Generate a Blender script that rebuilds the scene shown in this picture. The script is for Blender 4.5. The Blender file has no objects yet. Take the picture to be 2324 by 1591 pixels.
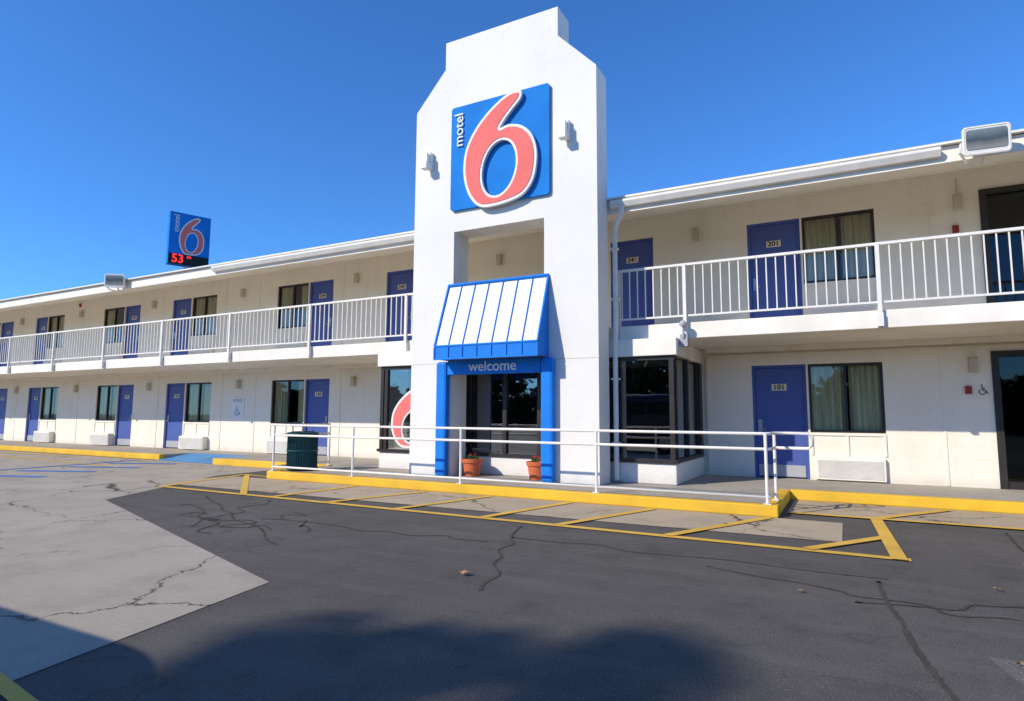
import bpy, bmesh, math, random
from mathutils import Vector, Matrix
random.seed(7)
sc=bpy.context.scene
COL=sc.collection
WO={}
# ------------------------------------------------------------------ materials
def nmat(name):
    m=bpy.data.materials.new(name);m.use_nodes=True
    nt=m.node_tree;b=nt.nodes["Principled BSDF"]
    return m,nt,b
def N(nt,t,**k):
    n=nt.nodes.new(t)
    for a,v in k.items(): setattr(n,a,v)
    return n
def rgba(c): return (c[0],c[1],c[2],1)
def pos(nt,scale=(1,1,1)):
    g=N(nt,"ShaderNodeNewGeometry");mp=N(nt,"ShaderNodeMapping")
    mp.inputs["Scale"].default_value=scale
    nt.links.new(g.outputs["Position"],mp.inputs["Vector"])
    return mp.outputs[0]
def noise(nt,vec,scale,detail=4,rough=.55):
    n=N(nt,"ShaderNodeTexNoise");n.inputs["Scale"].default_value=scale
    n.inputs["Detail"].default_value=detail;n.inputs["Roughness"].default_value=rough
    nt.links.new(vec,n.inputs["Vector"]);return n.outputs["Fac"]
def ramp(nt,fac,stops):
    r=N(nt,"ShaderNodeValToRGB");e=r.color_ramp.elements
    while len(e)<len(stops): e.new(.5)
    for i,(p,c) in enumerate(stops):
        e[i].position=p;e[i].color=(c,c,c,1) if isinstance(c,(int,float)) else rgba(c)
    nt.links.new(fac,r.inputs[0]);return r.outputs[0]
def mix(nt,fac,a,b,mode='MIX'):
    m=N(nt,"ShaderNodeMix",data_type='RGBA',blend_type=mode)
    if isinstance(fac,(int,float)): m.inputs[0].default_value=fac
    else: nt.links.new(fac,m.inputs[0])
    for i,v in ((6,a),(7,b)):
        if isinstance(v,tuple): m.inputs[i].default_value=rgba(v)
        else: nt.links.new(v,m.inputs[i])
    return m.outputs[2]
def math_(nt,op,a,b=None):
    m=N(nt,"ShaderNodeMath",operation=op)
    for i,v in ((0,a),(1,b)):
        if v is None: continue
        if isinstance(v,(int,float)): m.inputs[i].default_value=v
        else: nt.links.new(v,m.inputs[i])
    return m.outputs[0]
def bump(nt,b,h,strength,dist=.01):
    n=N(nt,"ShaderNodeBump");n.inputs["Strength"].default_value=strength;n.inputs["Distance"].default_value=dist
    nt.links.new(h,n.inputs["Height"]);nt.links.new(n.outputs[0],b.inputs["Normal"])
def mat(name,c,rough=.6,var=.12,sc_=3,bmp=0,bsc=60,metal=0,spec=.3):
    m,nt,b=nmat(name);v=pos(nt)
    f=noise(nt,v,sc_,5)
    dark=tuple(x*(1-var) for x in c);lite=tuple(min(1,x*(1+var*.6)) for x in c)
    nt.links.new(ramp(nt,f,[(.3,dark),(.7,lite)]),b.inputs["Base Color"])
    b.inputs["Roughness"].default_value=rough;b.inputs["Metallic"].default_value=metal
    b.inputs["Specular IOR Level"].default_value=spec
    if bmp: bump(nt,b,noise(nt,v,bsc,3),bmp)
    return m
def wallmat(name,c,block=True,stain=.25):
    m,nt,b=nmat(name);v=pos(nt)
    big=noise(nt,v,.7,5);st=noise(nt,pos(nt,(2.5,2.5,.35)),1.6,5)
    col=ramp(nt,big,[(.3,tuple(x*.94 for x in c)),(.7,c)])
    sm=ramp(nt,st,[(.52,0.),(.78,stain)])
    col=mix(nt,sm,col,tuple(x*f for x,f in zip(c,(.76,.70,.60))))
    sp=N(nt,"ShaderNodeSeparateXYZ");nt.links.new(v,sp.inputs[0])
    g=math_(nt,'MULTIPLY',ramp(nt,math_(nt,'ADD',sp.outputs[2],math_(nt,'MULTIPLY',st,.35)),[(.28,1.),(.52,0.)]),.4)
    col=mix(nt,g,col,tuple(x*.45 for x in c))
    nt.links.new(col,b.inputs["Base Color"]);b.inputs["Roughness"].default_value=.9
    b.inputs["Specular IOR Level"].default_value=.1
    fine=noise(nt,v,45,4)
    if block:
        sw=N(nt,"ShaderNodeCombineXYZ");nt.links.new(math_(nt,'ADD',sp.outputs[0],sp.outputs[1]),sw.inputs[0]);nt.links.new(sp.outputs[2],sw.inputs[1])
        br=N(nt,"ShaderNodeTexBrick");nt.links.new(sw.outputs[0],br.inputs["Vector"])
        br.inputs["Scale"].default_value=1;br.inputs["Brick Width"].default_value=.4;br.inputs["Row Height"].default_value=.2
        br.inputs["Mortar Size"].default_value=.006;br.inputs["Mortar Smooth"].default_value=.4
        h=math_(nt,'SUBTRACT',math_(nt,'MULTIPLY',fine,.5),math_(nt,'MULTIPLY',br.outputs["Fac"],.45))
        bump(nt,b,h,.45,.012)
    else: bump(nt,b,math_(nt,'ADD',math_(nt,'MULTIPLY',fine,.6),math_(nt,'MULTIPLY',noise(nt,v,5,3),.6)),.5,.02)
    return m
M={}
M['wall']=wallmat("painted_block_wall",(.86,.79,.665))
M['tower']=wallmat("white_stucco",(.82,.785,.72),False,.10)
M['white']=mat("white_trim_paint",(.84,.78,.67),.55,.1,2,.1)
M['rail']=mat("white_rail_paint",(.80,.76,.69),.45,.08,4)
M['blue']=mat("door_blue_paint",(.072,.110,.345),.5,.08,2)
M['signblue']=mat("sign_blue",(.014,.20,.60),.75,.15,1.2,spec=.12)
M['brightblue']=mat("bright_blue_paint",(.010,.20,.68),.6,.12,3,spec=.2)
M['paleblue']=mat("pale_blue_ink",(.20,.36,.58),.6,.1,3,spec=.2)
M['red']=mat("sign_red",(.82,.175,.155),.75,.06,2,spec=.15)
M['signwhite']=mat("sign_white",(.8,.78,.74),.6,.04,2)
M['awning']=mat("awning_white",(.82,.81,.80),.6,.04,2)
M['frame']=mat("bronze_frame",(.035,.03,.027),.4,.15,4)
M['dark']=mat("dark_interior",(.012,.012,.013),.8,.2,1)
M['interior']=mat("dim_interior",(.045,.04,.035),.8,.4,.8)  # near-black colour stands in for unlit rooms behind the glass
M['steel']=mat("dull_steel",(.35,.35,.35),.35,.1,6,metal=.8)
M['grey']=mat("grey_plate",(.40,.40,.42),.45,.1,6)
M['beige']=mat("lamp_beige",(.55,.48,.35),.5,.1,6)
M['plate']=mat("number_plate",(.70,.65,.50),.5,.04,8)
M['black']=mat("black_text",(.01,.01,.01),.5,.1,8)
M['alarm']=mat("alarm_red",(.30,.03,.03),.5,.1,8)
M['terracotta']=mat("terracotta_pot",(.62,.15,.06),.7,.15,9)
M['leaf']=mat("pot_leaf",(.05,.12,.03),.6,.4,20)
M['flower']=mat("red_flower",(.45,.03,.03),.6,.2,20)
M['bin']=mat("bin_green",(.015,.075,.075),.45,.2,8)
M['bark']=mat("tree_bark",(.10,.07,.05),.9,.4,8,.5,30)
M['foliage']=mat("tree_foliage",(.06,.085,.035),.7,.5,3)
M['vanpaint']=mat("van_paint",(.03,.035,.05),.3,.03,1)
M['tyre']=mat("tyre_rubber",(.02,.02,.02),.8,.2,6)
M['dryleaf']=mat("dry_leaf",(.35,.22,.10),.8,.3,20)
def glassmat(name,tint,refl,rough=.015):
    m=bpy.data.materials.new(name);m.use_nodes=True;nt=m.node_tree;nt.nodes.clear()
    o=N(nt,"ShaderNodeOutputMaterial");t=N(nt,"ShaderNodeBsdfTransparent");t.inputs[0].default_value=rgba(tint)
    g=N(nt,"ShaderNodeBsdfGlossy");g.inputs["Roughness"].default_value=rough;g.inputs[0].default_value=(.9,.95,1,1)
    fr=N(nt,"ShaderNodeFresnel");fr.inputs[0].default_value=1.5
    f=math_(nt,'ADD',fr.outputs[0],refl)
    v=pos(nt);bp=N(nt,"ShaderNodeBump");bp.inputs["Strength"].default_value=.06;bp.inputs["Distance"].default_value=.02
    nt.links.new(noise(nt,v,1.3,2),bp.inputs["Height"]);nt.links.new(bp.outputs[0],g.inputs["Normal"])
    mx=N(nt,"ShaderNodeMixShader");nt.links.new(f,mx.inputs[0]);nt.links.new(t.outputs[0],mx.inputs[1]);nt.links.new(g.outputs[0],mx.inputs[2])
    nt.links.new(mx.outputs[0],o.inputs[0]);return m
M['glass']=glassmat("window_glass",(.90,.92,.87),.03)
M['lobbyglass']=glassmat("lobby_glass",(.42,.44,.44),.16)
M['hallglass']=glassmat("hall_glass",(.25,.26,.26),.0)
def curtainmat():
    m,nt,b=nmat("curtain_fabric");v=pos(nt,(14,14,.6))
    nt.links.new(ramp(nt,noise(nt,v,1,3),[(.3,(.50,.42,.24)),(.7,(.88,.79,.52))]),b.inputs["Base Color"]);b.inputs["Roughness"].default_value=.9
    return m
M['curtain']=curtainmat()
def ledmat():
    m,nt,b=nmat("led_red");b.inputs["Base Color"].default_value=(.4,.01,.01,1)
    b.inputs["Emission Color"].default_value=(1,.03,.02,1);b.inputs["Emission Strength"].default_value=1.2;return m
M['led']=ledmat()
def asphalt(name,k=1.,coarse=55,sp=.6):
    m,nt,b=nmat(name);v=pos(nt)
    T=lambda a:(a*1.13*k,a*1.0*k,a*.86*k)
    fine=noise(nt,v,110,4,.75);mid=noise(nt,v,2.2,6,.65);big=noise(nt,v,.35,4)
    c=ramp(nt,fine,[(.32,T(.028)),(.5,T(.072)),(.68,T(.17))])
    c=mix(nt,ramp(nt,big,[(.35,0.),(.65,.65)]),c,mix(nt,.5,c,T(.13)))
    c=mix(nt,ramp(nt,mid,[(.48,0.),(.72,.55)]),c,T(.044))
    st=noise(nt,pos(nt,(.5,3.5,1)),1.2,5,.6)
    c=mix(nt,ramp(nt,st,[(.5,0.),(.72,.4)]),c,T(.125))
    sp2=noise(nt,v,7,5,.7)
    c=mix(nt,ramp(nt,sp2,[(.60,0.),(.72,.45)]),c,T(.035))
    n2=noise(nt,v,.55,3,.5);ln=math_(nt,'ABSOLUTE',math_(nt,'SUBTRACT',n2,.52))
    lm=ramp(nt,ln,[(.0015,1.),(.004,0.)]);mk=ramp(nt,noise(nt,pos(nt,(1,1,1)),.45,2),[(.5,0.),(.56,.6)])
    c=mix(nt,math_(nt,'MULTIPLY',lm,mk),c,T(.045))
    vo=N(nt,"ShaderNodeTexVoronoi");vo.inputs["Scale"].default_value=coarse;nt.links.new(v,vo.inputs["Vector"])
    c=mix(nt,ramp(nt,vo.outputs["Distance"],[(.08,sp),(.18,0.)]),c,T(.30))
    nt.links.new(c,b.inputs["Base Color"]);b.inputs["Roughness"].default_value=.9;b.inputs["Specular IOR Level"].default_value=.2
    bump(nt,b,math_(nt,'ADD',fine,math_(nt,'MULTIPLY',mid,.6)),.6,.01);return m
M['asphalt']=asphalt("asphalt",1.15)
M['oldasphalt']=asphalt("worn_asphalt",1.6,38,.8)
def concrete(name,c,cracks=True,joint=0):
    m,nt,b=nmat(name);v=pos(nt)
    fine=noise(nt,v,90,3,.7);mid=noise(nt,v,1.6,7,.65);big=noise(nt,v,.3,4)
    col=ramp(nt,mid,[(.3,tuple(x*.76 for x in c)),(.5,c),(.75,tuple(x*1.12 for x in c))])
    col=mix(nt,ramp(nt,big,[(.4,0.),(.7,.6)]),col,tuple(x*.82 for x in c))
    col=mix(nt,ramp(nt,fine,[(.35,.4),(.6,0.)]),col,tuple(x*.55 for x in c))
    col=mix(nt,ramp(nt,noise(nt,v,5,6,.7),[(.62,0.),(.75,.35)]),col,tuple(x*.5 for x in c))
    h=math_(nt,'MULTIPLY',fine,.4)
    if cracks:
        nz=N(nt,"ShaderNodeTexNoise");nz.inputs["Scale"].default_value=1.4;nz.inputs["Detail"].default_value=8;nz.inputs["Roughness"].default_value=.7;nt.links.new(v,nz.inputs["Vector"])
        sb=N(nt,"ShaderNodeVectorMath",operation='MULTIPLY_ADD');nt.links.new(nz.outputs["Color"],sb.inputs[0]);sb.inputs[1].default_value=(.75,.75,0);nt.links.new(v,sb.inputs[2])
        vo=N(nt,"ShaderNodeTexVoronoi",feature='DISTANCE_TO_EDGE');vo.inputs["Scale"].default_value=.5;nt.links.new(sb.outputs[0],vo.inputs["Vector"])
        cm=ramp(nt,vo.outputs["Distance"],[(.003,1.),(.008,0.)])
        mk=ramp(nt,noise(nt,v,.6,3),[(.40,0.),(.50,1.)])
        f=math_(nt,'MULTIPLY',cm,mk);col=mix(nt,f,col,tuple(x*.15 for x in c));h=math_(nt,'SUBTRACT',h,f)
    nt.links.new(col,b.inputs["Base Color"]);b.inputs["Roughness"].default_value=.9;b.inputs["Specular IOR Level"].default_value=.2
    bump(nt,b,h,.4,.01);return m
M['concrete']=concrete("lot_concrete",(.44,.38,.295))
M['apron']=concrete("apron_concrete",(.48,.38,.26))
M['walk']=concrete("walk_concrete",(.42,.375,.31),False)
def paint(name,c,under,wear=.5):
    m,nt,b=nmat(name);v=pos(nt)
    w=ramp(nt,noise(nt,v,9,8,.75),[(wear,0.),(wear+.12,1.)])
    d=ramp(nt,noise(nt,v,1.7,5),[(.3,tuple(x*.75 for x in c)),(.7,c)])
    nt.links.new(mix(nt,w,d,under),b.inputs["Base Color"]);b.inputs["Roughness"].default_value=.7
    bump(nt,b,noise(nt,v,90,3),.3,.006);return m
M['yellow']=paint("yellow_line_paint",(.80,.47,.06),(.28,.21,.10),.60)
M['kerbyellow']=paint("yellow_kerb_paint",(.86,.50,.025),(.42,.30,.13),.60)
M['fadedblue']=paint("faded_blue_paint",(.07,.22,.58),(.30,.32,.34),.60)
M['bluecurb']=paint("blue_curb_paint",(.10,.30,.55),(.22,.25,.28),.6)
# ------------------------------------------------------------------ geometry helpers
def box(bm,x0,x1,y0,y1,z0,z1):
    v=[bm.verts.new((x,y,z)) for x in (x0,x1) for y in (y0,y1) for z in (z0,z1)]
    for f in ((0,1,3,2),(4,6,7,5),(0,4,5,1),(2,3,7,6),(0,2,6,4),(1,5,7,3)): bm.faces.new([v[i] for i in f])
def tube(bm,pts,r,seg=8,r2=None):
    pts=[Vector(p) for p in pts];rings=[];n=len(pts)
    for i,p in enumerate(pts):
        d=(pts[min(i+1,n-1)]-pts[max(i-1,0)]).normalized()
        a=Vector((0,0,1)) if abs(d.z)<.9 else Vector((0,1,0))
        s=d.cross(a).normalized();t=s.cross(d).normalized()
        rr=r if r2 is None else r+(r2-r)*i/(n-1)
        rings.append([bm.verts.new(p+(s*math.cos(2*math.pi*k/seg)+t*math.sin(2*math.pi*k/seg))*rr) for k in range(seg)])
    for a,b in zip(rings,rings[1:]):
        for k in range(seg): bm.faces.new([a[k],a[(k+1)%seg],b[(k+1)%seg],b[k]])
    bm.faces.new(rings[0][::-1]);bm.faces.new(rings[-1])
def lathe(bm,prof,c,seg=28):
    rings=[[bm.verts.new((c[0]+r*math.cos(2*math.pi*k/seg),c[1]+r*math.sin(2*math.pi*k/seg),c[2]+z)) for k in range(seg)] for r,z in prof]
    for a,b in zip(rings,rings[1:]):
        for k in range(seg): bm.faces.new([a[k],a[(k+1)%seg],b[(k+1)%seg],b[k]])
    bm.faces.new(rings[0][::-1]);bm.faces.new(rings[-1])
def loft(bm,layers):
    rings=[[bm.verts.new(p) for p in L] for L in layers];n=len(rings[0])
    for a,b in zip(rings,rings[1:]):
        for k in range(n): bm.faces.new([a[k],a[(k+1)%n],b[(k+1)%n],b[k]])
    bm.faces.new(rings[0][::-1]);bm.faces.new(rings[-1])
def prism(bm,poly,y0,y1):
    a=[bm.verts.new((x,y0,z)) for x,z in poly];b=[bm.verts.new((x,y1,z)) for x,z in poly];n=len(poly)
    bm.faces.new(a);bm.faces.new(b[::-1])
    for i in range(n): bm.faces.new([a[i],b[i],b[(i+1)%n],a[(i+1)%n]])
def prismx(bm,poly,x0,x1):
    a=[bm.verts.new((x0,y,z)) for y,z in poly];b=[bm.verts.new((x1,y,z)) for y,z in poly];n=len(poly)
    bm.faces.new(a);bm.faces.new(b[::-1])
    for i in range(n): bm.faces.new([a[i],b[i],b[(i+1)%n],a[(i+1)%n]])
def gridwall(bm,x0,x1,z0,z1,y0,y1,holes):
    xs=sorted({x0,x1,*[h[0] for h in holes],*[h[1] for h in holes]});zs=sorted({z0,z1,*[h[2] for h in holes],*[h[3] for h in holes]})
    xs=[x for x in xs if x0<=x<=x1];zs=[z for z in zs if z0<=z<=z1]
    def solid(i,j):
        if not(0<=i<len(xs)-1 and 0<=j<len(zs)-1): return False
        cx=(xs[i]+xs[i+1])/2;cz=(zs[j]+zs[j+1])/2
        return not any(h[0]<cx<h[1] and h[2]<cz<h[3] for h in holes)
    def q(*p): bm.faces.new([bm.verts.new(v) for v in p])
    for i in range(len(xs)-1):
        for j in range(len(zs)-1):
            if not solid(i,j): continue
            a,b,c,d=xs[i],xs[i+1],zs[j],zs[j+1]
            q((a,y0,c),(b,y0,c),(b,y0,d),(a,y0,d));q((b,y1,c),(a,y1,c),(a,y1,d),(b,y1,d))
            if not solid(i-1,j): q((a,y0,c),(a,y0,d),(a,y1,d),(a,y1,c))
            if not solid(i+1,j): q((b,y0,c),(b,y1,c),(b,y1,d),(b,y0,d))
            if not solid(i,j-1): q((a,y0,c),(a,y1,c),(b,y1,c),(b,y0,c))
            if not solid(i,j+1): q((a,y0,d),(b,y0,d),(b,y1,d),(a,y1,d))
def empty(name,org,label,cat,group=None):
    o=bpy.data.objects.new(name,None);COL.objects.link(o);o.location=org;WO[o]=Vector(org);o.empty_display_size=.2
    o["label"]=label;o["category"]=cat
    if group:o["group"]=group
    return o
def mk(name,bm,m,parent=None,org=None,smooth=False,bevel=0,**props):
    if org is None:
        vs=[v.co for v in bm.verts];org=(sum(v.x for v in vs)/len(vs),sum(v.y for v in vs)/len(vs),min(v.z for v in vs))
    org=Vector(org)
    bmesh.ops.translate(bm,verts=bm.verts,vec=-org)
    bmesh.ops.recalc_face_normals(bm,faces=bm.faces)
    me=bpy.data.meshes.new(name);bm.to_mesh(me);bm.free();me.materials.append(M[m])
    if smooth:
        for p in me.polygons:p.use_smooth=True
    o=bpy.data.objects.new(name,me);COL.objects.link(o);WO[o]=org
    if parent: o.parent=parent;o.location=org-WO[parent]
    else: o.location=org
    if bevel:
        b=o.modifiers.new("b",'BEVEL');b.width=bevel;b.segments=2;b.limit_method='ANGLE'
    for k,v in props.items(): o[k]=v
    return o
B=bmesh.new
def cmesh(curve,mtx):
    o=bpy.data.objects.new("tmp",curve);COL.objects.link(o)
    dg=bpy.context.evaluated_depsgraph_get();dg.update()
    me=bpy.data.meshes.new_from_object(o.evaluated_get(dg))
    bm=B();bm.from_mesh(me);bmesh.ops.transform(bm,matrix=mtx,verts=bm.verts)
    bpy.data.objects.remove(o);bpy.data.curves.remove(curve);bpy.data.meshes.remove(me);return bm
def basis(o,u,v,n):
    return Matrix(((u[0],v[0],n[0],o[0]),(u[1],v[1],n[1],o[1]),(u[2],v[2],n[2],o[2]),(0,0,0,1)))
def face_basis(o): return basis(o,(1,0,0),(0,0,1),(0,-1,0))
def shape(loops,depth,mtx,z0=0):
    c=bpy.data.curves.new("c",'CURVE');c.dimensions='2D';c.fill_mode='BOTH';c.extrude=depth/2
    for L in loops:
        s=c.splines.new('POLY');s.points.add(len(L)-1)
        for p,q in zip(s.points,L): p.co=(q[0],q[1],0,1)
        s.use_cyclic_u=True
    return cmesh(c,mtx@Matrix.Translation((0,0,z0+depth/2)))
def text(body,size,depth,mtx,rot=0,sx=1,bold=0):
    c=bpy.data.curves.new("c",'FONT');c.body=body;c.size=size;c.extrude=depth/2;c.align_x='CENTER';c.align_y='CENTER';c.offset=bold
    return cmesh(c,mtx@Matrix.Translation((0,0,depth/2))@Matrix.Rotation(rot,4,'Z')@Matrix.Diagonal((sx,1,1,1)))
def spline(P,closed=True,k=8):
    out=[];n=len(P)
    for i in range(n):
        p0,p1,p2,p3=[Vector(P[(i+j-1)%n]) for j in range(4)]
        for s in range(k):
            t=s/k;out.append(.5*((2*p1)+(p2-p0)*t+(2*p0-5*p1+4*p2-p3)*t*t+(3*p1-p0-3*p2+p3)*t**3))
    return out
def inset(L,d):
    n=len(L);area=sum(L[i][0]*L[(i+1)%n][1]-L[(i+1)%n][0]*L[i][1] for i in range(n));s=1 if area>0 else -1
    out=[]
    for i in range(n):
        t=(Vector(L[(i+1)%n])-Vector(L[i-1])).normalized();out.append((L[i][0]-t.y*d*s,L[i][1]+t.x*d*s))
    return out
SIX=[(.70,.985),(.75,.965),(.74,.90),(.66,.82),(.58,.735),(.54,.67),(.63,.685),(.75,.65),(.845,.56),(.895,.42),(.895,.27),(.86,.13),(.775,.03),(.65,-.015),(.48,-.035),(.34,-.02),(.245,.07),(.185,.21),(.165,.37),(.19,.54),(.275,.70),(.40,.835),(.53,.93),(.625,.975)]
def six(w,h):
    o=[(p[0]*w,p[1]*h) for p in spline(SIX)]
    i=[((.53+.170*math.cos(a)+.025*math.sin(a))*w,(.305+.252*math.sin(a))*h) for a in [2*math.pi*k/40 for k in range(40)]]
    return o,i
def rrect(w,h,r,k=6):
    out=[]
    for cx,cy,a0 in ((w-r,h-r,0),(r,h-r,90),(r,r,180),(w-r,r,270)):
        for i in range(k+1):
            a=math.radians(a0+90*i/k);out.append((cx+r*math.cos(a),cy+r*math.sin(a)))
    return out
def sheet(name,poly,z,m,**p):
    bm=B();bm.faces.new([bm.verts.new((x,y,z)) for x,y in poly])
    o=mk(name,bm,m,org=(0,0,0),**p)
    if o.data.polygons[0].normal.z<0: o.data.flip_normals()
    return o
def strip(bm,a,b,w,z):
    a=Vector((*a,z));b=Vector((*b,z));d=(b-a).normalized();s=Vector((-d.y,d.x,0))*w/2
    bm.faces.new([bm.verts.new(p) for p in (a-s,b-s,b+s,a+s)])
# ------------------------------------------------------------------ ground
S={"kind":"structure"}
sheet("ground",[(-500,-400),(500,-400),(500,600),(-500,600)],0,'asphalt',**S)
sheet("worn_asphalt",[(.62,4.3),(.78,3.6),(.60,2.6),(.55,1.0),(.5,-6),(9,-6),(12,4.6),(3,4.4)],.002,'oldasphalt',**S)
sheet("concrete_lot",[(-3.94,3.44),(-9.7,5.39),(-11.5,8.56),(-11.6,10.45),(-70,10.45),(-70,-30),(-3.0,-30),(-3.5,1.2)],.004,'concrete',**S)
sheet("concrete_apron",[(-11.2,7.15),(-.08,7.35),(-.08,8.66),(-11.2,8.66)],.006,'apron',**S)
sheet("gutter_concrete",[(-.74,9.2),(30,9.35),(30,10.64),(-.74,10.64)],.006,'apron',**S)
bm=B()
for a,b,w in [((-10.7,6.83),(.47,6.75),.125),((-10.6,6.83),(-11.2,9.0),.11),((-11.2,9.0),(-10.3,8.9),.09),((-11.0,8.9),(-8.44,6.78),.11),((-7.85,6.78),(-7.74,8.6),.12),((-6.7,6.78),(-6.2,8.6),.12),((-5.44,6.78),(-4.98,8.6),.12),((-4.06,6.78),(-3.62,8.6),.12),((-3.02,6.78),(-2.38,8.6),.12),((-1.74,6.78),(-.9,8.6),.12),((-.38,6.78),(.36,7.9),.12),((-.7,9.18),(12,9.2),.12),((.38,6.68),(.29,9.1),.13),((.33,9.25),(1.19,10.5),.12)]:
    strip(bm,a,b,w,.010+.0007*len(bm.faces))
mk("yellow_pavement_marking",bm,'yellow',org=(0,0,0),**S)
bm=B();strip(bm,(-5.2,1.80),(-2.75,1.46),.08,.010);strip(bm,(-24,9.3),(-15,8.7),.1,.0106);strip(bm,(-30,9.9),(-20,10.0),.1,.0113)
mk("parking_line",bm,'yellow',org=(0,0,0),**S)
bm=B()
for i,(x,y) in enumerate([(-14.9,6.2),(-15.2,7.3),(-15.4,8.4),(-15.7,9.5)]): strip(bm,(x-.9,y-.25),(x+.75,y+.45),.22,.010+.0007*i)
strip(bm,(-16.4,5.9),(-17.0,10.2),.12,.0142)
mk("blue_pavement_marking",bm,'fadedblue',org=(0,0,0),**S)
def tar(pts,w,z):
    P=spline([(p[0],p[1]) for p in pts],k=10)[:-20]
    bm=B();prev=None
    for i in range(1,len(P)-1):
        t=(P[i+1]-P[i-1]);t=t.normalized() if t.length>0 else Vector((1,0))
        ww=w*(.5+1.0*random.random())/2;s=Vector((-t.y,t.x))*ww
        a=bm.verts.new((P[i].x-s.x,P[i].y-s.y,z));b=bm.verts.new((P[i].x+s.x,P[i].y+s.y,z))
        if prev: bm.faces.new([prev[0],a,b,prev[1]])
        prev=(a,b)
    return bm
M['tar']=mat("crack_seal_tar",(.080,.070,.058),.9,.3,5,spec=.1)
random.seed(3)
def wander(a,b,amp,n=9):
    out=[a]
    for i in range(1,n):
        t=i/n;out.append((a[0]+(b[0]-a[0])*t+random.uniform(-amp,amp),a[1]+(b[1]-a[1])*t+random.uniform(-amp,amp)*.7))
    return out+[b,b]
for i,(a,b,am,w) in enumerate([((-8.6,6.3),(-4.9,4.4),.12,.03),((-7.6,6.5),(-6.6,4.6),.15,.028),((-6.4,5.9),(-5.2,5.0),.25,.026),((-6.2,5.4),(-3.2,5.6),.14,.026),((-3.3,6.4),(-2.4,4.0),.08,.026),((-3.0,5.9),(.3,5.9),.14,.026),((-1.0,5.6),(1.4,4.9),.14,.026),((.2,5.6),(.55,1.8),.04,.03),((1.5,8.6),(1.0,3.6),.06,.03),((.1,5.1),(1.6,5.6),.10,.026),((-8.2,5.6),(-6.0,4.5),.3,.024),((-7.4,5.2),(-5.6,4.9),.3,.024)]):
    mk("crack_seal",tar(wander(a,b,am),w,.003+.0002*i),'tar',org=(0,0,0),**S)
# ------------------------------------------------------------------ sidewalk, platform, kerbs
bm=B()
box(bm,-70,-16.6,10.72,12.95,0,.15);box(bm,-16.6,-14.1,11.5,12.95,0,.148);box(bm,-14.1,-10.0,10.5,12.95,0,.15);box(bm,-10.0,-.98,8.84,12.95,0,.149);box(bm,-.98,30,10.84,12.95,0,.15)
mk("sidewalk",bm,'walk',org=(0,0,0),**S)
bm=B();a=[(-16.6,10.45,.008),(-14.1,10.45,.008),(-14.1,11.52,.152),(-16.6,11.52,.152)];bm.faces.new([bm.verts.new(p) for p in a])
mk("curb_ramp",bm,'bluecurb',org=(0,0,0),**S)
bm=B();box(bm,-70,-16.6,10.56,10.72,0,.155);box(bm,-14.1,-10.16,10.36,10.5,0,.155)
box(bm,-10.16,-.80,8.68,8.84,0,.153);box(bm,-10.16,-10.0,8.84,10.36,0,.1535);box(bm,-.98,-.80,8.84,10.70,0,.1535);box(bm,-.80,30,10.66,10.84,0,.155)
mk("kerb",bm,'kerbyellow',org=(0,0,0),bevel=.015,**S)
# ------------------------------------------------------------------ motel building
YW=12.60
bld=empty("motel_building",(-14,YW,0),"long two storey cream block motel with balcony and blue doors","motel")
SZ0,SZ1=2.60,2.87
doors=[(-1.54,-.60,0,'101'),(-13.35,-12.43,0,'143'),(-19.66,-18.70,0,'142'),(-22.40,-21.47,0,'141'),(-28.49,-27.55,0,'140'),(-31.2,-30.16,0,'139'),
 (-1.54,-.60,1,'201'),(-4.34,-3.40,1,'246'),(-10.53,-9.60,1,'245'),(-13.33,-12.41,1,'244'),(-19.59,-18.62,1,'243'),(-22.29,-21.38,1,'242'),(-28.35,-27.48,1,'241'),(-31.2,-30.14,1,'240')]
wins=[(-.565,.62,0),(-14.70,-13.39,0),(-18.65,-17.39,0),(-23.69,-22.44,0),(-27.5,-26.28,0),(-32.6,-31.25,0),
 (-.565,.62,1),(-14.62,-13.37,1),(-18.57,-17.35,1),(-23.60,-22.33,1),(-27.44,-26.26,1),(-32.5,-31.25,1)]
holes=[]
for x0,x1,l,n in doors: holes.append((x0,x1,.15 if l==0 else SZ1,2.25 if l==0 else 5.03))
for x0,x1,l in wins: holes.append((x0,x1,1.0 if l==0 else 3.76,2.25 if l==0 else 5.03))
holes+= [(2.15,3.75,.15,2.37),(2.15,3.75,SZ1,5.10)]
holes+= [(-8.4,-2.6,.15,2.3)]
bm=B();gridwall(bm,-38,9,0.15,5.55,YW,YW+.2,holes)
box(bm,-38,-37.8,YW+.2,22,0,5.5);box(bm,8.8,9,YW+.2,22,0,5.5);box(bm,-37.8,8.8,21.8,22,0,5.5)
mk("wall",bm,'wall',bld,(-14,YW,0))
for x in (-9.0,-12.05,-15.4,-16.9,-20.1,-24.9,-29.4,-33.5,-2.37,1.45):
    for z0,z1 in ((.16,SZ0-.002),(SZ1+.002,5.4)):
        bm=B();box(bm,x,x+.035,YW-.012,YW-.0005,z0,z1);mk("wall_batten",bm,'wall',bld)
bm=B();box(bm,-37.7,8.7,YW+1.7,YW+1.75,.0,5.4);mk("dark_backing",bm,'interior',bld)  # dark backing sheet; the gloom of the rooms is put into its colour
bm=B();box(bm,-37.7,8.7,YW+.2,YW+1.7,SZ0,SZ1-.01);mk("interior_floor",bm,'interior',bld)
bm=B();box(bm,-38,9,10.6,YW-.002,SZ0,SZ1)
mk("balcony_slab",bm,'white',bld,bevel=.01)
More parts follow.
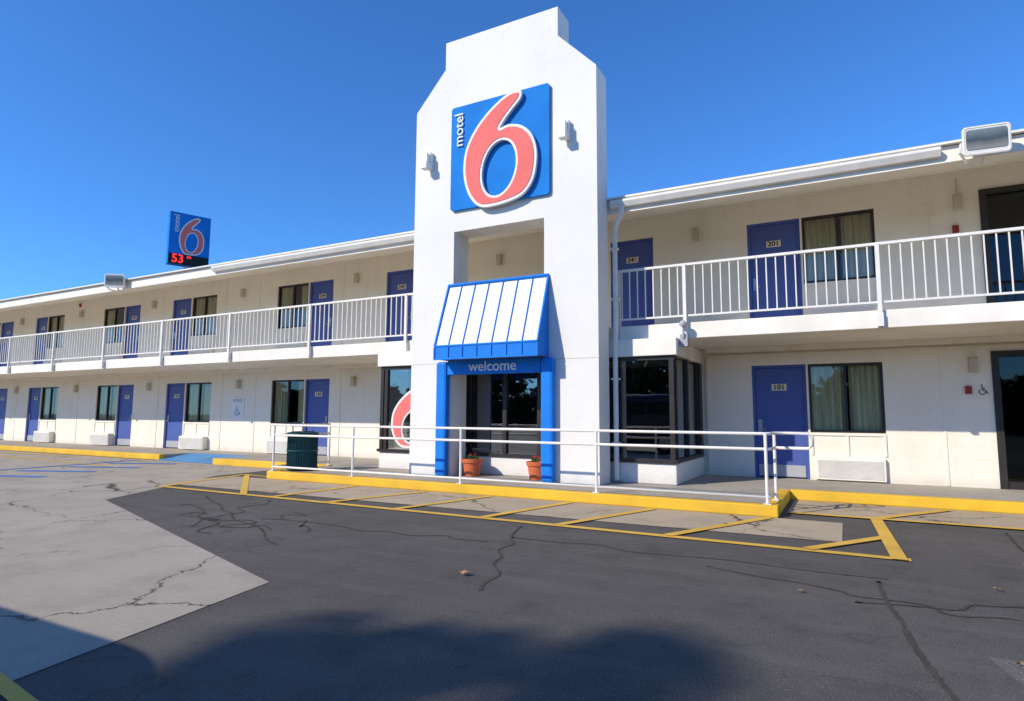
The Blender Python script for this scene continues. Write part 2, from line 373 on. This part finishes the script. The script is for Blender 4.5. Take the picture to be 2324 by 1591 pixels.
for x0,x1 in ((-38,-8.9),(-2.35,9)):
    bm=B();box(bm,x0,x1,YW-.2,YW-.003,SZ0-.09,SZ0-.002);mk("ceiling_beam",bm,'white',bld)
bm=B();prismx(bm,[(10.34,4.88),(17.2,6.73),(24,4.9),(24,5.1),(17.2,6.95),(10.34,5.10)],-38.6,9.6);mk("roof",bm,'white',bld)
bm=B();box(bm,-38.6,9.6,10.28,10.338,4.86,5.09);mk("fascia",bm,'white',bld)
bm=B();box(bm,-38.6,9.6,10.20,10.42,5.102,5.135);mk("roof_edge_trim",bm,'rail',bld)
for x0,x1 in ((-14.3,-7.5),(-3.5,1.35)):
    bm=B();prismx(bm,[(10.275,4.93),(10.275,5.06),(10.15,5.06),(10.15,5.02),(10.20,4.94)],x0,x1);mk("gutter",bm,'rail',bld)
bm=B();tube(bm,[(-3.3,10.2,4.95),(-3.3,10.2,4.86),(-3.32,10.22,4.80),(-3.45,10.30,4.62),(-3.47,10.32,4.5),(-3.47,10.32,2.9),(-3.47,10.30,2.6),(-3.47,10.28,2.3),(-3.47,10.28,.2)],.045,10)
for z in (.8,1.9,3.3,4.2): box(bm,-3.54,-3.40,10.24,10.35,z,z+.03)
mk("downspout",bm,'rail',bld,smooth=False)
for x0,x1,l,n in doors:
    z0=.15 if l==0 else SZ1;z1=2.25 if l==0 else 5.03
    bm=B();box(bm,x0+.05,x1-.05,YW+.07,YW+.12,z0+.02,z1-.05)
    d=mk("door",bm,'blue',bld,bevel=.004)
    bm=B();box(bm,x0,x0+.048,YW+.03,YW+.15,z0,z1);box(bm,x1-.048,x1,YW+.03,YW+.15,z0,z1);box(bm,x0+.048,x1-.048,YW+.03,YW+.15,z1-.048,z1)
    mk("door_frame",bm,'blue',d)
    bm=B();box(bm,x0+.07,x1-.07,YW+.062,YW+.07,z0+.03,z0+.24);mk("kick_plate",bm,'grey',d)
    hx=x0+.12 if n in('101','201','142','140','243','241','246') else x1-.12
    bm=B();box(bm,hx-.035,hx+.035,YW+.045,YW+.07,z0+.85,z0+1.08);tube(bm,[(hx,YW+.045,z0+.9),(hx,YW+.0,z0+.9),(hx+(.1 if hx<(x0+x1)/2 else -.1),YW,z0+.9)],.012,8)
    mk("door_handle",bm,'steel',d)
    cx=(x0+x1)/2;zz=z0+1.62+(.05 if l else 0)
    bm=B();box(bm,cx-.13,cx+.13,YW+.06,YW+.07,zz,zz+.125);pl=mk("number_plate",bm,'plate',d)
    mk("door_number",text(n,.125,.003,face_basis((cx,YW+.0595,zz+.062)),bold=.003,sx=1.1),'black',d)
for wi,(x0,x1,l) in enumerate(wins):
    z0=1.0 if l==0 else 3.76;z1=2.25 if l==0 else 5.03;f=.045;y=YW+.03;cx=(x0+x1)/2
    bm=B();box(bm,x0,x1,y,y+.07,z0,z0+f);box(bm,x0,x1,y,y+.07,z1-f,z1);box(bm,x0,x0+f,y,y+.07,z0+f,z1-f);box(bm,x1-f,x1,y,y+.07,z0+f,z1-f);box(bm,cx-.025,cx+.025,y+.005,y+.065,z0+f,z1-f)
    w=mk("window",bm,'frame',bld)
    bm=B();bm.faces.new([bm.verts.new(p) for p in ((x0+f,y+.04,z0+f),(x1-f,y+.04,z0+f),(x1-f,y+.04,z1-f),(x0+f,y+.04,z1-f))])
    mk("window_pane",bm,'glass',w)
    rnd=random.Random(wi*7+1)
    g0=cx+rnd.uniform(-.25,.1);g1=g0+rnd.choice([.05,.12,.3,.45])
    if wi in(0,6): g0,g1=cx+.02,cx+.06
    for a,b in ((x0+.02,g0),(g1,x1-.02)):
        bm=B();n=int((b-a)/.012);prev=None
        if n<3: bm.free();continue
        ph=rnd.uniform(0,6)
        for i in range(n+1):
            x=a+(b-a)*i/n;yy=y+.115+.03*math.sin(x*42+ph+2*math.sin(x*7))
            p=[bm.verts.new((x,yy+.004*math.sin(x*30),z)) for z in (z0-.03,z1)]
            if prev: bm.faces.new([prev[0],p[0],p[1],prev[1]])
            prev=p
        mk("curtain",bm,'curtain',w,smooth=True)
    pz0=.60 if l==0 else 3.34
    bm=B();
    for s in ((x0,x1,z0-.05,z0-.004),(x0,x0+.04,pz0,z0-.052),(x1-.04,x1,pz0,z0-.052),(cx-.02,cx+.02,pz0,z0-.052)): box(bm,s[0],s[1],YW-.02,YW-.001,s[2],s[3])
    mk("window_apron",bm,'white',w)
    az0=.17 if l==0 else SZ1+.03;az1=.57 if l==0 else 3.28;dp=.18 if l==0 and wi else .09
    bm=B();box(bm,x0+.06,x1-.03,YW-dp,YW-.001,az0,az1);ac=mk("air_conditioner",bm,'white',bld,bevel=.012)
    bm=B();k=16
    for i in range(k):
        z=az0+.04+(az1-az0-.08)*i/k;box(bm,x0+.1,x1-.07,YW-dp-.012,YW-dp-.0005,z,z+.011)
    mk("air_conditioner_grille",bm,'rail',ac)
def sconce(x,z,y=YW,par=bld):
    bm=B();box(bm,x-.055,x+.055,y-.11,y-.001,z-.13,z+.10);box(bm,x-.065,x+.065,y-.12,y-.001,z+.102,z+.125)
    mk("wall_lamp",bm,'beige',par,bevel=.008)
for x in (-11.53,-16.08,-20.55,-25.0,-29.35): sconce(x,5.0-.05);sconce(x,2.16)
sconce(-2.51,4.95);sconce(1.85,4.93);sconce(1.90,2.16);sconce(-7.08,4.95)
for x,z in ((1.82,1.74),(1.80,4.47),(-25.19,5.3)):
    bm=B();box(bm,x-.045,x+.045,YW-.05,YW-.001,z-.065,z+.065);mk("fire_alarm",bm,'alarm',bld,bevel=.006)
for z0,z1 in ((.15,2.37),(SZ1,5.10)):
    bm=B();y=YW-.03
    box(bm,2.15,2.25,y,YW+.12,z0,z1);box(bm,3.65,3.75,y,YW+.12,z0,z1);box(bm,2.25,3.65,y,YW+.12,z1-.09,z1);box(bm,2.92,2.98,y+.03,YW+.1,z0,z1-.09);box(bm,2.25,2.92,y+.03,YW+.1,z0,z0+.12);box(bm,2.98,3.65,y+.03,YW+.1,z0,z0+.12)
    w=mk("hall_doorway",bm,'frame',bld)
    bm=B();bm.faces.new([bm.verts.new(p) for p in ((2.25,YW+.06,z0+.12),(3.65,YW+.06,z0+.12),(3.65,YW+.06,z1-.09),(2.25,YW+.06,z1-.09))]);mk("hall_glass",bm,'hallglass',w)
def wheelchair(cx,cz,s,y,m,par=None,nm="accessible_symbol"):
    bm=B();k=22
    pts=[(cx-.1*s+.32*s*math.cos(a),y,cz-.22*s+.32*s*math.sin(a)) for a in [math.radians(130+i*230/k) for i in range(k+1)]]
    tube(bm,pts,.045*s,6);tube(bm,[(cx-.1*s,y,cz+.38*s),(cx-.05*s,y,cz-.08*s),(cx+.25*s,y,cz-.08*s),(cx+.40*s,y,cz-.42*s),(cx+.5*s,y,cz-.40*s)],.05*s,6)
    tube(bm,[(cx-.08*s,y,cz+.15*s),(cx+.2*s,y,cz+.15*s)],.045*s,6);lathe(bm,[(.02*s,-.08*s),(.085*s,-.03*s),(.085*s,.03*s),(.02*s,.08*s)],(cx-.1*s,y,cz+.52*s),10)
    return mk(nm,bm,m,par)
wheelchair(2.02,1.74,.14,YW-.006,'black',bld)
bm=B();tube(bm,[(-2.4,YW-.03,.2),(-2.4,YW-.03,2.42),(-2.3,YW-.03,2.48),(9,YW-.03,2.48)],.012,6);mk("conduit",bm,'beige',bld)
bm=B();tube(bm,[(1.85,YW-.03,5.05),(1.85,YW-.03,5.35)],.01,6);mk("conduit",bm,'beige',bld)
def railing(x0,x1,posts):
    y=10.57
    bm=B();box(bm,x0,x1,y-.025,y+.025,3.85,3.89);box(bm,x0,x1,y-.015,y+.015,2.97,3.0)
    x=x0+.07
    while x<x1: box(bm,x-.009,x+.009,y-.009,y+.009,3.0,3.85);x+=.142
    for p in posts: box(bm,p-.028,p+.028,y-.05,y-.001-.005,2.62,3.87);box(bm,p-.04,p+.04,y-.055,y+.028,2.62,2.82)
    mk("balcony_railing",bm,'rail',bld)
railing(-38,-7.55,[-8.25-2.85*i for i in range(0,11)])
railing(-3.5,9,[-3.48,-2.32,.53,3.38,6.2])
# lobby bay
bx0,bx1,by=-8.74,-2.47,10.36
bm=B();box(bm,bx0,bx1,by,YW-.002,.15,.50);mk("bay_base",bm,'tower',bld,bevel=.02)
bm=B();box(bm,bx0-.05,bx1+.05,by-.06,by+.2,2.30,2.595);box(bm,bx0,bx1,by+.2,YW-.002,2.32,2.59);mk("bay_fascia",bm,'white',bld,bevel=.01)
bm=B();box(bm,bx0-.03,bx1+.03,by-.04,by+.1,.502,.56)
F=.10
box(bm,bx0+F,bx0+.18,by+.01,by+.08,.562,2.298)
for x in (bx0,-7.35,-6.55,-5.75,-5.02,-4.45,-3.75,bx1-F): box(bm,x,x+F*.8,by,by+.09,.562,2.298)
box(bm,bx0,bx1,by+.005,by+.085,2.23,2.299)
for y in (by+.092,by+.95,by+1.9): box(bm,bx1-.09,bx1,y,y+.08,.562,2.298);box(bm,bx0,bx0+.09,y,y+.08,.562,2.298)
box(bm,bx1-.08,bx1+.01,by+.1,YW-.01,.502,.562)
bay=mk("bay_window",bm,'frame',bld)
for q in (((bx0+.1,by+.05),(bx1-.1,by+.05)),((bx1-.045,by+.1),(bx1-.045,YW-.3)),((bx0+.045,by+.1),(bx0+.045,YW-.3))):
    bm=B();(a,b),(c,d)=q;bm.faces.new([bm.verts.new(p) for p in ((a,b,.56),(c,d,.56),(c,d,2.25),(a,b,2.25))]);mk("bay_glass",bm,'lobbyglass',bay)
for a in (bx0,bx1-.09):
    bm=B();box(bm,a,a+.09,YW-.35,YW-.004,.562,2.298);mk("bay_pier",bm,'frame',bay)
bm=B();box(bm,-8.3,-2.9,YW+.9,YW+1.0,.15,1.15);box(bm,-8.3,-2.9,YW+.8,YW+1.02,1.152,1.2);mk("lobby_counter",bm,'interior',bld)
nn=empty("window_numeral_sign",(-7.9,by+.03,.56),"big red numeral six sign with white edge on bay glass","sign")
o6,i6=six(1.55,1.28)
mt=face_basis((-8.72,by+.046,.64))
mk("numeral_edge",shape([o6,i6],.006,mt),'signwhite',nn)
mk("numeral_face",shape([inset(o6,.05),inset(i6,-.04)],.006,mt,.008),'red',nn)
bm=B();lathe(bm,[(.02,0),(.06,.01),(.065,.05),(.04,.09),(.01,.11)],(-2.33,10.42,2.78),14);tube(bm,[(-2.33,10.42,2.78),(-2.33,10.45,2.6),(-2.33,10.55,2.55)],.02,8);box(bm,-2.40,-2.27,10.46,10.58,2.45,2.66)
mk("security_light",bm,'grey',bld)
def lensmat():
    m,nt,b=nmat("flood_lens");g=N(nt,"ShaderNodeTexCoord");sp=N(nt,"ShaderNodeSeparateXYZ");nt.links.new(g.outputs["Generated"],sp.inputs[0])
    v=pos(nt,(3,3,1));w=math_(nt,'ADD',math_(nt,'MULTIPLY',sp.outputs[2],.8),math_(nt,'MULTIPLY',noise(nt,v,2,3),.3))
    nt.links.new(ramp(nt,w,[(.15,(.30,.29,.25)),(.55,(.07,.08,.08)),(.95,(.20,.24,.25))]),b.inputs["Base Color"])
    b.inputs["Roughness"].default_value=.35;return m
M['lens']=lensmat()
def flood(x,y,z,s,yaw):
    R=Matrix.Translation((x,y,z))@Matrix.Rotation(yaw,4,'Z')@Matrix.Rotation(math.radians(4),4,'X')@Matrix.Scale(s,4)@basis((0,0,0),(1,0,0),(0,0,1),(0,-1,0))
    def rr(w,h,r,d): return [(p[0]-w/2,p[1]-h/2,d) for p in rrect(w,h,r)]
    bm=B();loft(bm,[rr(.30,.18,.06,-.20),rr(.44,.30,.08,-.12),rr(.52,.37,.06,-.03),rr(.54,.39,.05,0),rr(.54,.39,.05,.03),rr(.50,.35,.04,.035),rr(.49,.34,.04,.028)])
    bmesh.ops.transform(bm,matrix=R,verts=bm.verts);a=mk("floodlight",bm,'rail',bld)
    bm=B();bm.faces.new([bm.verts.new((p[0],p[1]+.012,.037)) for p in rr(.46,.27,.035,0)]);bmesh.ops.transform(bm,matrix=R,verts=bm.verts);mk("floodlight_lens",bm,'lens',a)
    bm=B();tube(bm,[(-.27,0,-.02),(-.29,-.12,-.04),(-.2,-.24,-.12),(-.1,-.26,-.22)],.018,8);tube(bm,[(.0,-.12,-.12),(.0,-.2,-.18),(0,-.26,-.24)],.02,8);bmesh.ops.transform(bm,matrix=R,verts=bm.verts);mk("floodlight_arm",bm,'rail',a)
flood(1.83,10.0,4.99,1.0,math.radians(6));flood(-18.3,10.0,5.05,1.0,math.radians(35))
# ------------------------------------------------------------------ entrance tower
YT=9.69;YB=10.2
tw=empty("entrance_tower",(-5.49,YT,.15),"tall white stucco entrance tower with stepped chamfered top and openings","tower")
bm=B();gridwall(bm,-7.42,-3.56,.15,7.38,YT,YB,[(-6.47,-4.56,.15,2.25),(-6.47,-4.56,3.5,4.78)])
prism(bm,[(-7.42,7.38),(-3.56,7.38),(-4.29,8.14),(-4.29,8.70),(-6.73,8.70),(-6.73,8.14)],YT,YB)
mk("tower_wall",bm,'tower',tw)
bm=B();box(bm,-7.43,-3.55,YT-.003,YT+.01,2.243,2.252);mk("tower_joint",bm,'beige',tw)
for x in (-7.04,-4.10):
    bm=B();box(bm,x-.04,x+.055,YT-.10,YT-.0005,6.10,6.45);box(bm,x-.085,x+.055,YT-.24,YT-.101,6.08,6.21);box(bm,x-.04,x+.04,YT-.2,YT-.101,6.212,6.40);mk("tower_lamp",bm,'signwhite',tw,bevel=.006)
for a,b in ((-6.74,-6.50),(-4.57,-4.33)):
    bm=B();box(bm,a,b,YT-.15,YT-.002,.16,2.27);mk("door_surround_post",bm,'brightblue',tw,bevel=.05)
bm=B();box(bm,-6.495,-4.575,YT-.12,YT-.002,2.02,2.28);ws=mk("welcome_band",bm,'brightblue',tw,bevel=.01)
mk("welcome_lettering",text("welcome",.26,.01,face_basis((-5.53,YT-.121,2.155)),bold=.002,sx=1.04),'signwhite',ws)
ax0,ax1,ay=-6.56,-4.47,YT-.44
bm=B()
p=[(ax0,YT-.005,3.72),(ax1,YT-.005,3.72),(ax1,ay,2.52),(ax0,ay,2.52)]
bm.faces.new([bm.verts.new(q) for q in p]);bm.faces.new([bm.verts.new((q[0],q[1]+.012,q[2]-.012)) for q in p][::-1])
aw=mk("awning",bm,'awning',tw)
bm=B()
def beam(p,q,r): tube(bm,[p,q],r,6)
for i in range(8):
    x=ax0+(ax1-ax0)*i/7;beam((x,YT-.01,3.725),(x,ay-.005,2.52),.015 if 0<i<7 else .028)
beam((ax0,YT-.02,3.73),(ax1,YT-.02,3.73),.03);beam((ax0,ay,2.52),(ax1,ay,2.52),.026)
mk("awning_rib",bm,'brightblue',aw)
bm=B();box(bm,ax0,ax1,ay-.012,ay+.012,2.29,2.505)
for i in range(8):
    x=ax0+(ax1-ax0)*i/7;box(bm,x-.012,x+.012,ay-.03,ay-.012,2.29,2.50)
box(bm,ax0-.012,ax1+.012,ay-.032,ay-.012,2.27,2.305)
for x in (ax0,ax1-.012):
    prismx(bm,[(YT-.006,2.29),(YT-.006,3.70),(ay+.013,2.51),(ay+.013,2.29)],x,x+.012)
mk("awning_valance",bm,'brightblue',aw)
# ------------------------------------------------------------------ main wall sign
sg=empty("motel_sign",(-5.48,YT,5.18),"square blue panel sign with big red numeral six and white lettering","sign")
W_,H_=2.10,2.07;mt=face_basis((-6.53,YT,5.18))
mk("sign_panel",shape([rrect(W_,H_,.06)],.05,mt,.01),'signblue',sg)
o6,i6=six(W_,H_)
mk("numeral_edge",shape([o6,i6],.07,mt,.08),'signwhite',sg)
mk("numeral_face",shape([inset(o6,.052),inset(i6,-.045)],.01,mt,.1505),'red',sg)
mk("sign_lettering",text("motel",.285,.03,mt@Matrix.Translation((.20,1.58,.065)),rot=math.pi/2,sx=1.02),'signwhite',sg)
# ------------------------------------------------------------------ pole sign
P0=Vector((-38.2,24,10.93));u=Vector((math.sin(math.radians(20)),math.cos(math.radians(20)),0));n=Vector((u.y,-u.x,0))
ps=empty("pole_sign",(P0+u*1.25-n*.25).to_tuple()[:2]+(0,),"tall blue pole sign with red numeral six and price display","sign")
mt=basis(P0,u,(0,0,1),n)
bm=B();box(bm,0,2.49,0,3.5,-.5,0);bmesh.ops.transform(bm,matrix=mt,verts=bm.verts);mk("sign_cabinet",bm,'signblue',ps,bevel=.03)
o6,i6=six(2.1,2.55);m2=mt@Matrix.Translation((.25,.82,0))
mk("numeral_edge",shape([o6,i6],.01,m2,.004),'signwhite',ps);mk("numeral_face",shape([inset(o6,.08),inset(i6,-.06)],.01,m2,.016),'red',ps)
mk("sign_lettering",text("motel",.5,.01,mt@Matrix.Translation((.42,2.75,.004)),rot=math.pi/2),'signwhite',ps)
bm=B();box(bm,.04,2.45,.03,.72,.003,.03);bmesh.ops.transform(bm,matrix=mt,verts=bm.verts);mk("price_display",bm,'black',ps)
mk("price_digits",text("53",.78,.01,mt@Matrix.Translation((.58,.38,.032)),sx=.95,bold=.018),'led',ps)
mk("price_cents",text("99",.26,.01,mt@Matrix.Translation((1.25,.55,.032)),sx=1.1,bold=.006),'led',ps)
bm=B();pc=P0+u*1.25-n*.25;tube(bm,[(pc.x,pc.y,0),(pc.x,pc.y,10.9)],.22,14);mk("sign_pole",bm,'grey',ps)
# ------------------------------------------------------------------ small parking sign on the wall
hs=empty("office_sign",(-16.1,YW,1.07),"small white wall plaque with blue lettering and access symbol","sign")
bm=B();box(bm,-16.40,-15.83,YW-.02,YW-.001,1.12,1.74);mk("sign_plate",bm,'signwhite',hs)
mk("sign_lettering",text("OFFICE",.13,.003,face_basis((-16.11,YW-.021,1.66))),'paleblue',hs)
wheelchair(-16.11,1.36,.24,YW-.024,'paleblue',hs,"sign_symbol")
# ------------------------------------------------------------------ handrail of the platform
hr=empty("handrail",(-5.5,8.76,.15),"white pipe handrail along the yellow edged entrance platform","handrail")
Y=8.76;r=.021
bm=B()
tube(bm,[(-10.1,10.3,1.06),(-10.1,Y+.06,1.06),(-10.04,Y,1.06),(-1.0,Y,1.06),(-.9,Y+.02,1.06),(-.88,Y+.1,1.06),(-.86,Y+.45,1.06),(-.7,Y+.5,1.06),(-.45,Y+.5,1.06),(-.40,Y+.5,1.02),(-.40,Y+.5,.90),(-.45,Y+.5,.86),(-.85,Y+.5,.86)],r,10)
tube(bm,[(-10.1,10.3,.86),(-10.1,Y+.06,.86),(-10.04,Y,.86),(-1.0,Y,.86),(-.9,Y+.03,.86),(-.88,Y+.1,.86),(-.86,Y+.45,.86)],r,10)
tube(bm,[(-10.1,10.3,.24),(-10.1,Y+.04,.24),(-10.06,Y,.24),(-.9,Y,.24),(-.88,Y+.5,.24)],r*.9,10)
mk("rail",bm,'rail',hr,smooth=True)
for x,y in ((-10.1,10.3),(-10.1,Y+.02),(-8.0,Y),(-5.65,Y),(-3.27,Y),(-.93,Y),(-.87,Y+.5)):
    bm=B();tube(bm,[(x,y,.15),(x,y,1.06)],.021,10);box(bm,x-.05,x+.05,y-.05,y+.05,.156,.164);mk("post",bm,'rail',hr)
# ------------------------------------------------------------------ trash bin
tb=empty("trash_bin",(-9.75,9.2,.15),"dark green round slatted trash bin with open metal top","trash bin")
c=(-9.75,9.2,.15)
bm=B();lathe(bm,[(.26,.02),(.28,.03),(.28,.68),(.26,.69)],c,32)
for k in range(36):
    a=2*math.pi*k/36;x=c[0]+.29*math.cos(a);y=c[1]+.29*math.sin(a);tube(bm,[(x,y,.2),(x,y,.85)],.013,4)
mk("bin_body",bm,'bin',tb)
bm=B();
for z in (.03,.38,.68): lathe(bm,[(.30,z),(.313,z+.005),(.313,z+.035),(.30,z+.04)],c,32)
mk("bin_band",bm,'bin',tb)
bm=B();lathe(bm,[(.29,.725),(.315,.73),(.315,.755),(.2,.78),(.12,.78)],c,32)
mk("bin_lid",bm,'bin',tb)
bm=B()
for k in range(4):
    a=2*math.pi*(k+.5)/4;tube(bm,[(c[0]+.2*math.cos(a),c[1]+.2*math.sin(a),.92),(c[0]+.2*math.cos(a),c[1]+.2*math.sin(a),1.04)],.012,6)
lathe(bm,[(.24,.88),(.25,.885),(.2,.92),(.1,.94)],c,24);mk("bin_hood",bm,'steel',tb)
# ------------------------------------------------------------------ potted plants
def leafmesh(bm,cen,rad,n,s,rnd):
    for _ in range(n):
        d=Vector((rnd.gauss(0,1),rnd.gauss(0,1),rnd.gauss(0,1))).normalized()*rnd.random()**.45
        p=Vector(cen)+Vector((d.x*rad[0],d.y*rad[1],d.z*rad[2]))
        a=Vector((rnd.gauss(0,1),rnd.gauss(0,1),rnd.gauss(0,1))).normalized();b=a.orthogonal().normalized();ss=s*rnd.uniform(.6,1.4)
        bm.faces.new([bm.verts.new(q) for q in (p-a*ss,p+b*ss*.5,p+a*ss,p-b*ss*.5)])
for i,(x,y) in enumerate(((-6.18,9.98),(-4.83,9.98))):
    pp=empty("potted_plant",(x,y,.15),"small red flowers in a rimmed terracotta pot by the entrance","potted plant","terracotta pots flanking the entrance")
    bm=B();lathe(bm,[(.12,0),(.135,.01),(.175,.25),(.195,.252),(.20,.32),(.17,.322),(.16,.29)],(x,y,.15),20);mk("pot",bm,'terracotta',pp)
    rnd=random.Random(i);bm=B();leafmesh(bm,(x,y,.49),(.14,.13,.05),80,.028,rnd);mk("foliage",bm,'leaf',pp)
    bm=B();leafmesh(bm,(x,y,.53),(.13,.12,.05),30 if i else 22,.022,rnd);mk("flowers",bm,'flower',pp)
rnd=random.Random(5)
for x,y,s in ((-2.75,4.35,.06),(-.35,5.15,.04),(-7.3,7.6,.05),(.95,5.9,.04),(1.35,7.0,.05),(-1.55,1.95,.04),(-1.3,7.8,.04),(.75,4.2,.03),(-5.5,4.1,.03)):
    bm=B();k=9;v=[bm.verts.new((x+s*math.cos(2*math.pi*i/k)*(1 if i%2 else .55),y+s*.7*math.sin(2*math.pi*i/k)*(1 if i%2 else .6),.016+rnd.random()*.02)) for i in range(k)]
    bm.faces.new(v);mk("fallen_leaf",bm,'dryleaf',label="curled dry brown leaf lying on the asphalt",category="leaf",group="leaves scattered on the asphalt")
# ------------------------------------------------------------------ trees behind the viewpoint (their shadow and reflections show)
def tree(name,base,h,cr,seed,label,nclump=46,nl=150,ls=.11):
    rnd=random.Random(seed);t=empty(name,(base[0],base[1],0),label,"tree")
    bm=B();bx,by_=base;ch=h-cr[2]
    tube(bm,[(bx,by_,0),(bx+.05,by_,ch*.4),(bx-.03,by_+.05,ch*.8),(bx,by_,ch+cr[2]*.4)],.22,10,.05)
    cl=[]
    for _ in range(nclump):
        d=Vector((rnd.gauss(0,1),rnd.gauss(0,1),rnd.gauss(0,1))).normalized()*rnd.random()**.4
        cl.append(Vector((bx+d.x*cr[0],by_+d.y*cr[1],ch+d.z*cr[2])))
    for c in cl[::3]: tube(bm,[(bx,by_,max(ch*.5,c.z-1.3)),((bx+c.x)/2,(by_+c.y)/2,c.z-.6),tuple(c)],.06,6,.012)
    mk("trunk",bm,'bark',t,(bx,by_,0))
    bm=B()
    for c in cl: leafmesh(bm,c,(rnd.uniform(.22,.55),)*2+(rnd.uniform(.15,.35),),nl,ls,rnd)
    mk("crown",bm,'foliage',t)
tree("shade_tree",(-14.2,-17.15),16,(1.85,1.6,2.9),4,"tall slender leafy tree standing in the parking lot",80,150,.10)
rnd=random.Random(9);bm=B()
for _ in range(800):
    x=rnd.uniform(-90,60);z=rnd.random()*5.6*(1+.5*math.sin(x*.27)+.3*math.sin(x*.8+1));leafmesh(bm,(x,-46+rnd.uniform(-3,3),z),(1.8,1.5,1.2),50,.6,rnd)
mk("far_off_trees",bm,'foliage',org=(0,-42,0),kind="stuff",label="distant line of dense green trees across the lot",category="trees")
vn=empty("shadow_van",(-6.88,-1.25,0),"unseen dark van added to cast a rounded shadow on the lot","van")  # unseen van, added and shaped to throw the rounded foreground shadow
def plan(x0,x1,y0,y1,r,z): return [(x0+p[0]+.12,y0+p[1]-.05,z) for p in rrect(x1-x0,y1-y0,r,8)]
bm=B();loft(bm,[plan(-9.4,-4.6,-2.1,-.3,.5,.32),plan(-9.5,-4.45,-2.2,-.2,.7,.5),plan(-9.5,-4.45,-2.2,-.2,.75,1.1),plan(-9.1,-4.45,-2.17,-.23,.75,1.3),plan(-8.6,-4.48,-2.15,-.25,.75,1.85),plan(-8.4,-4.55,-2.1,-.3,.75,1.96),plan(-8.1,-4.9,-1.9,-.5,.6,2.03)])
mk("van_body",bm,'vanpaint',vn,smooth=True)
for x in (-8.5,-5.4):
    for y in (-2.15,-.35):
        bm=B();tube(bm,[(x,y-.12,.34),(x,y+.12,.34)],.34,24);w=mk("wheel",bm,'tyre',vn)
        bm=B();tube(bm,[(x,y-.13,.34),(x,y+.13,.34)],.2,16);mk("wheel_rim",bm,'steel',w)
for a,b in ((-7.9,-7.1),(-7.0,-6.1),(-6.0,-5.2)):
    bm=B();box(bm,a,b,-2.24,-.26,1.32,1.75);mk("van_window",bm,'dark',vn)
# ------------------------------------------------------------------ sky, sun, camera
w=bpy.data.worlds.new("World");sc.world=w;w.use_nodes=True;nt=w.node_tree
sk=nt.nodes.new("ShaderNodeTexSky");sk.sky_type='NISHITA';sk.sun_disc=False
d=Vector((.65,1,-.78)).normalized();el=math.asin(-d.z);az=math.atan2(-d.x,-d.y)
sk.sun_elevation=el;sk.sun_rotation=az;sk.air_density=1.0;sk.dust_density=.05;sk.ozone_density=4.0;sk.altitude=300
cm=nt.nodes.new("ShaderNodeMix");cm.data_type='RGBA';cm.blend_type='MULTIPLY';cm.inputs[0].default_value=1
cm.inputs[7].default_value=(.50,1.0,1.55,1);nt.links.new(sk.outputs[0],cm.inputs[6])
nt.links.new(cm.outputs[2],nt.nodes["Background"].inputs[0]);nt.nodes["Background"].inputs[1].default_value=.138
l=bpy.data.lights.new("sun",'SUN');l.energy=4.6;l.angle=math.radians(.53);l.color=(1,.92,.79)
lo=bpy.data.objects.new("sun",l);COL.objects.link(lo);lo.rotation_euler=d.to_track_quat('-Z','Y').to_euler();lo.location=(-20,-30,30)
cd=bpy.data.cameras.new("camera");co=bpy.data.objects.new("camera",cd);COL.objects.link(co);sc.camera=co
cd.lens=21.74;cd.sensor_width=36;cd.clip_end=2000;cd.clip_start=.05
yaw,pit,roll=[math.radians(v) for v in (28.19,5.94,.32)]
Fv=Vector((-math.sin(yaw)*math.cos(pit),math.cos(yaw)*math.cos(pit),math.sin(pit)));Rv=Vector((math.cos(yaw),math.sin(yaw),0));Uv=Rv.cross(Fv)
R2=Rv*math.cos(roll)+Uv*math.sin(roll);U2=-Rv*math.sin(roll)+Uv*math.cos(roll)
co.matrix_world=basis((0,0,1.288),R2,U2,-Fv)
sc.view_settings.view_transform='Standard'
sc.view_settings.look='None'
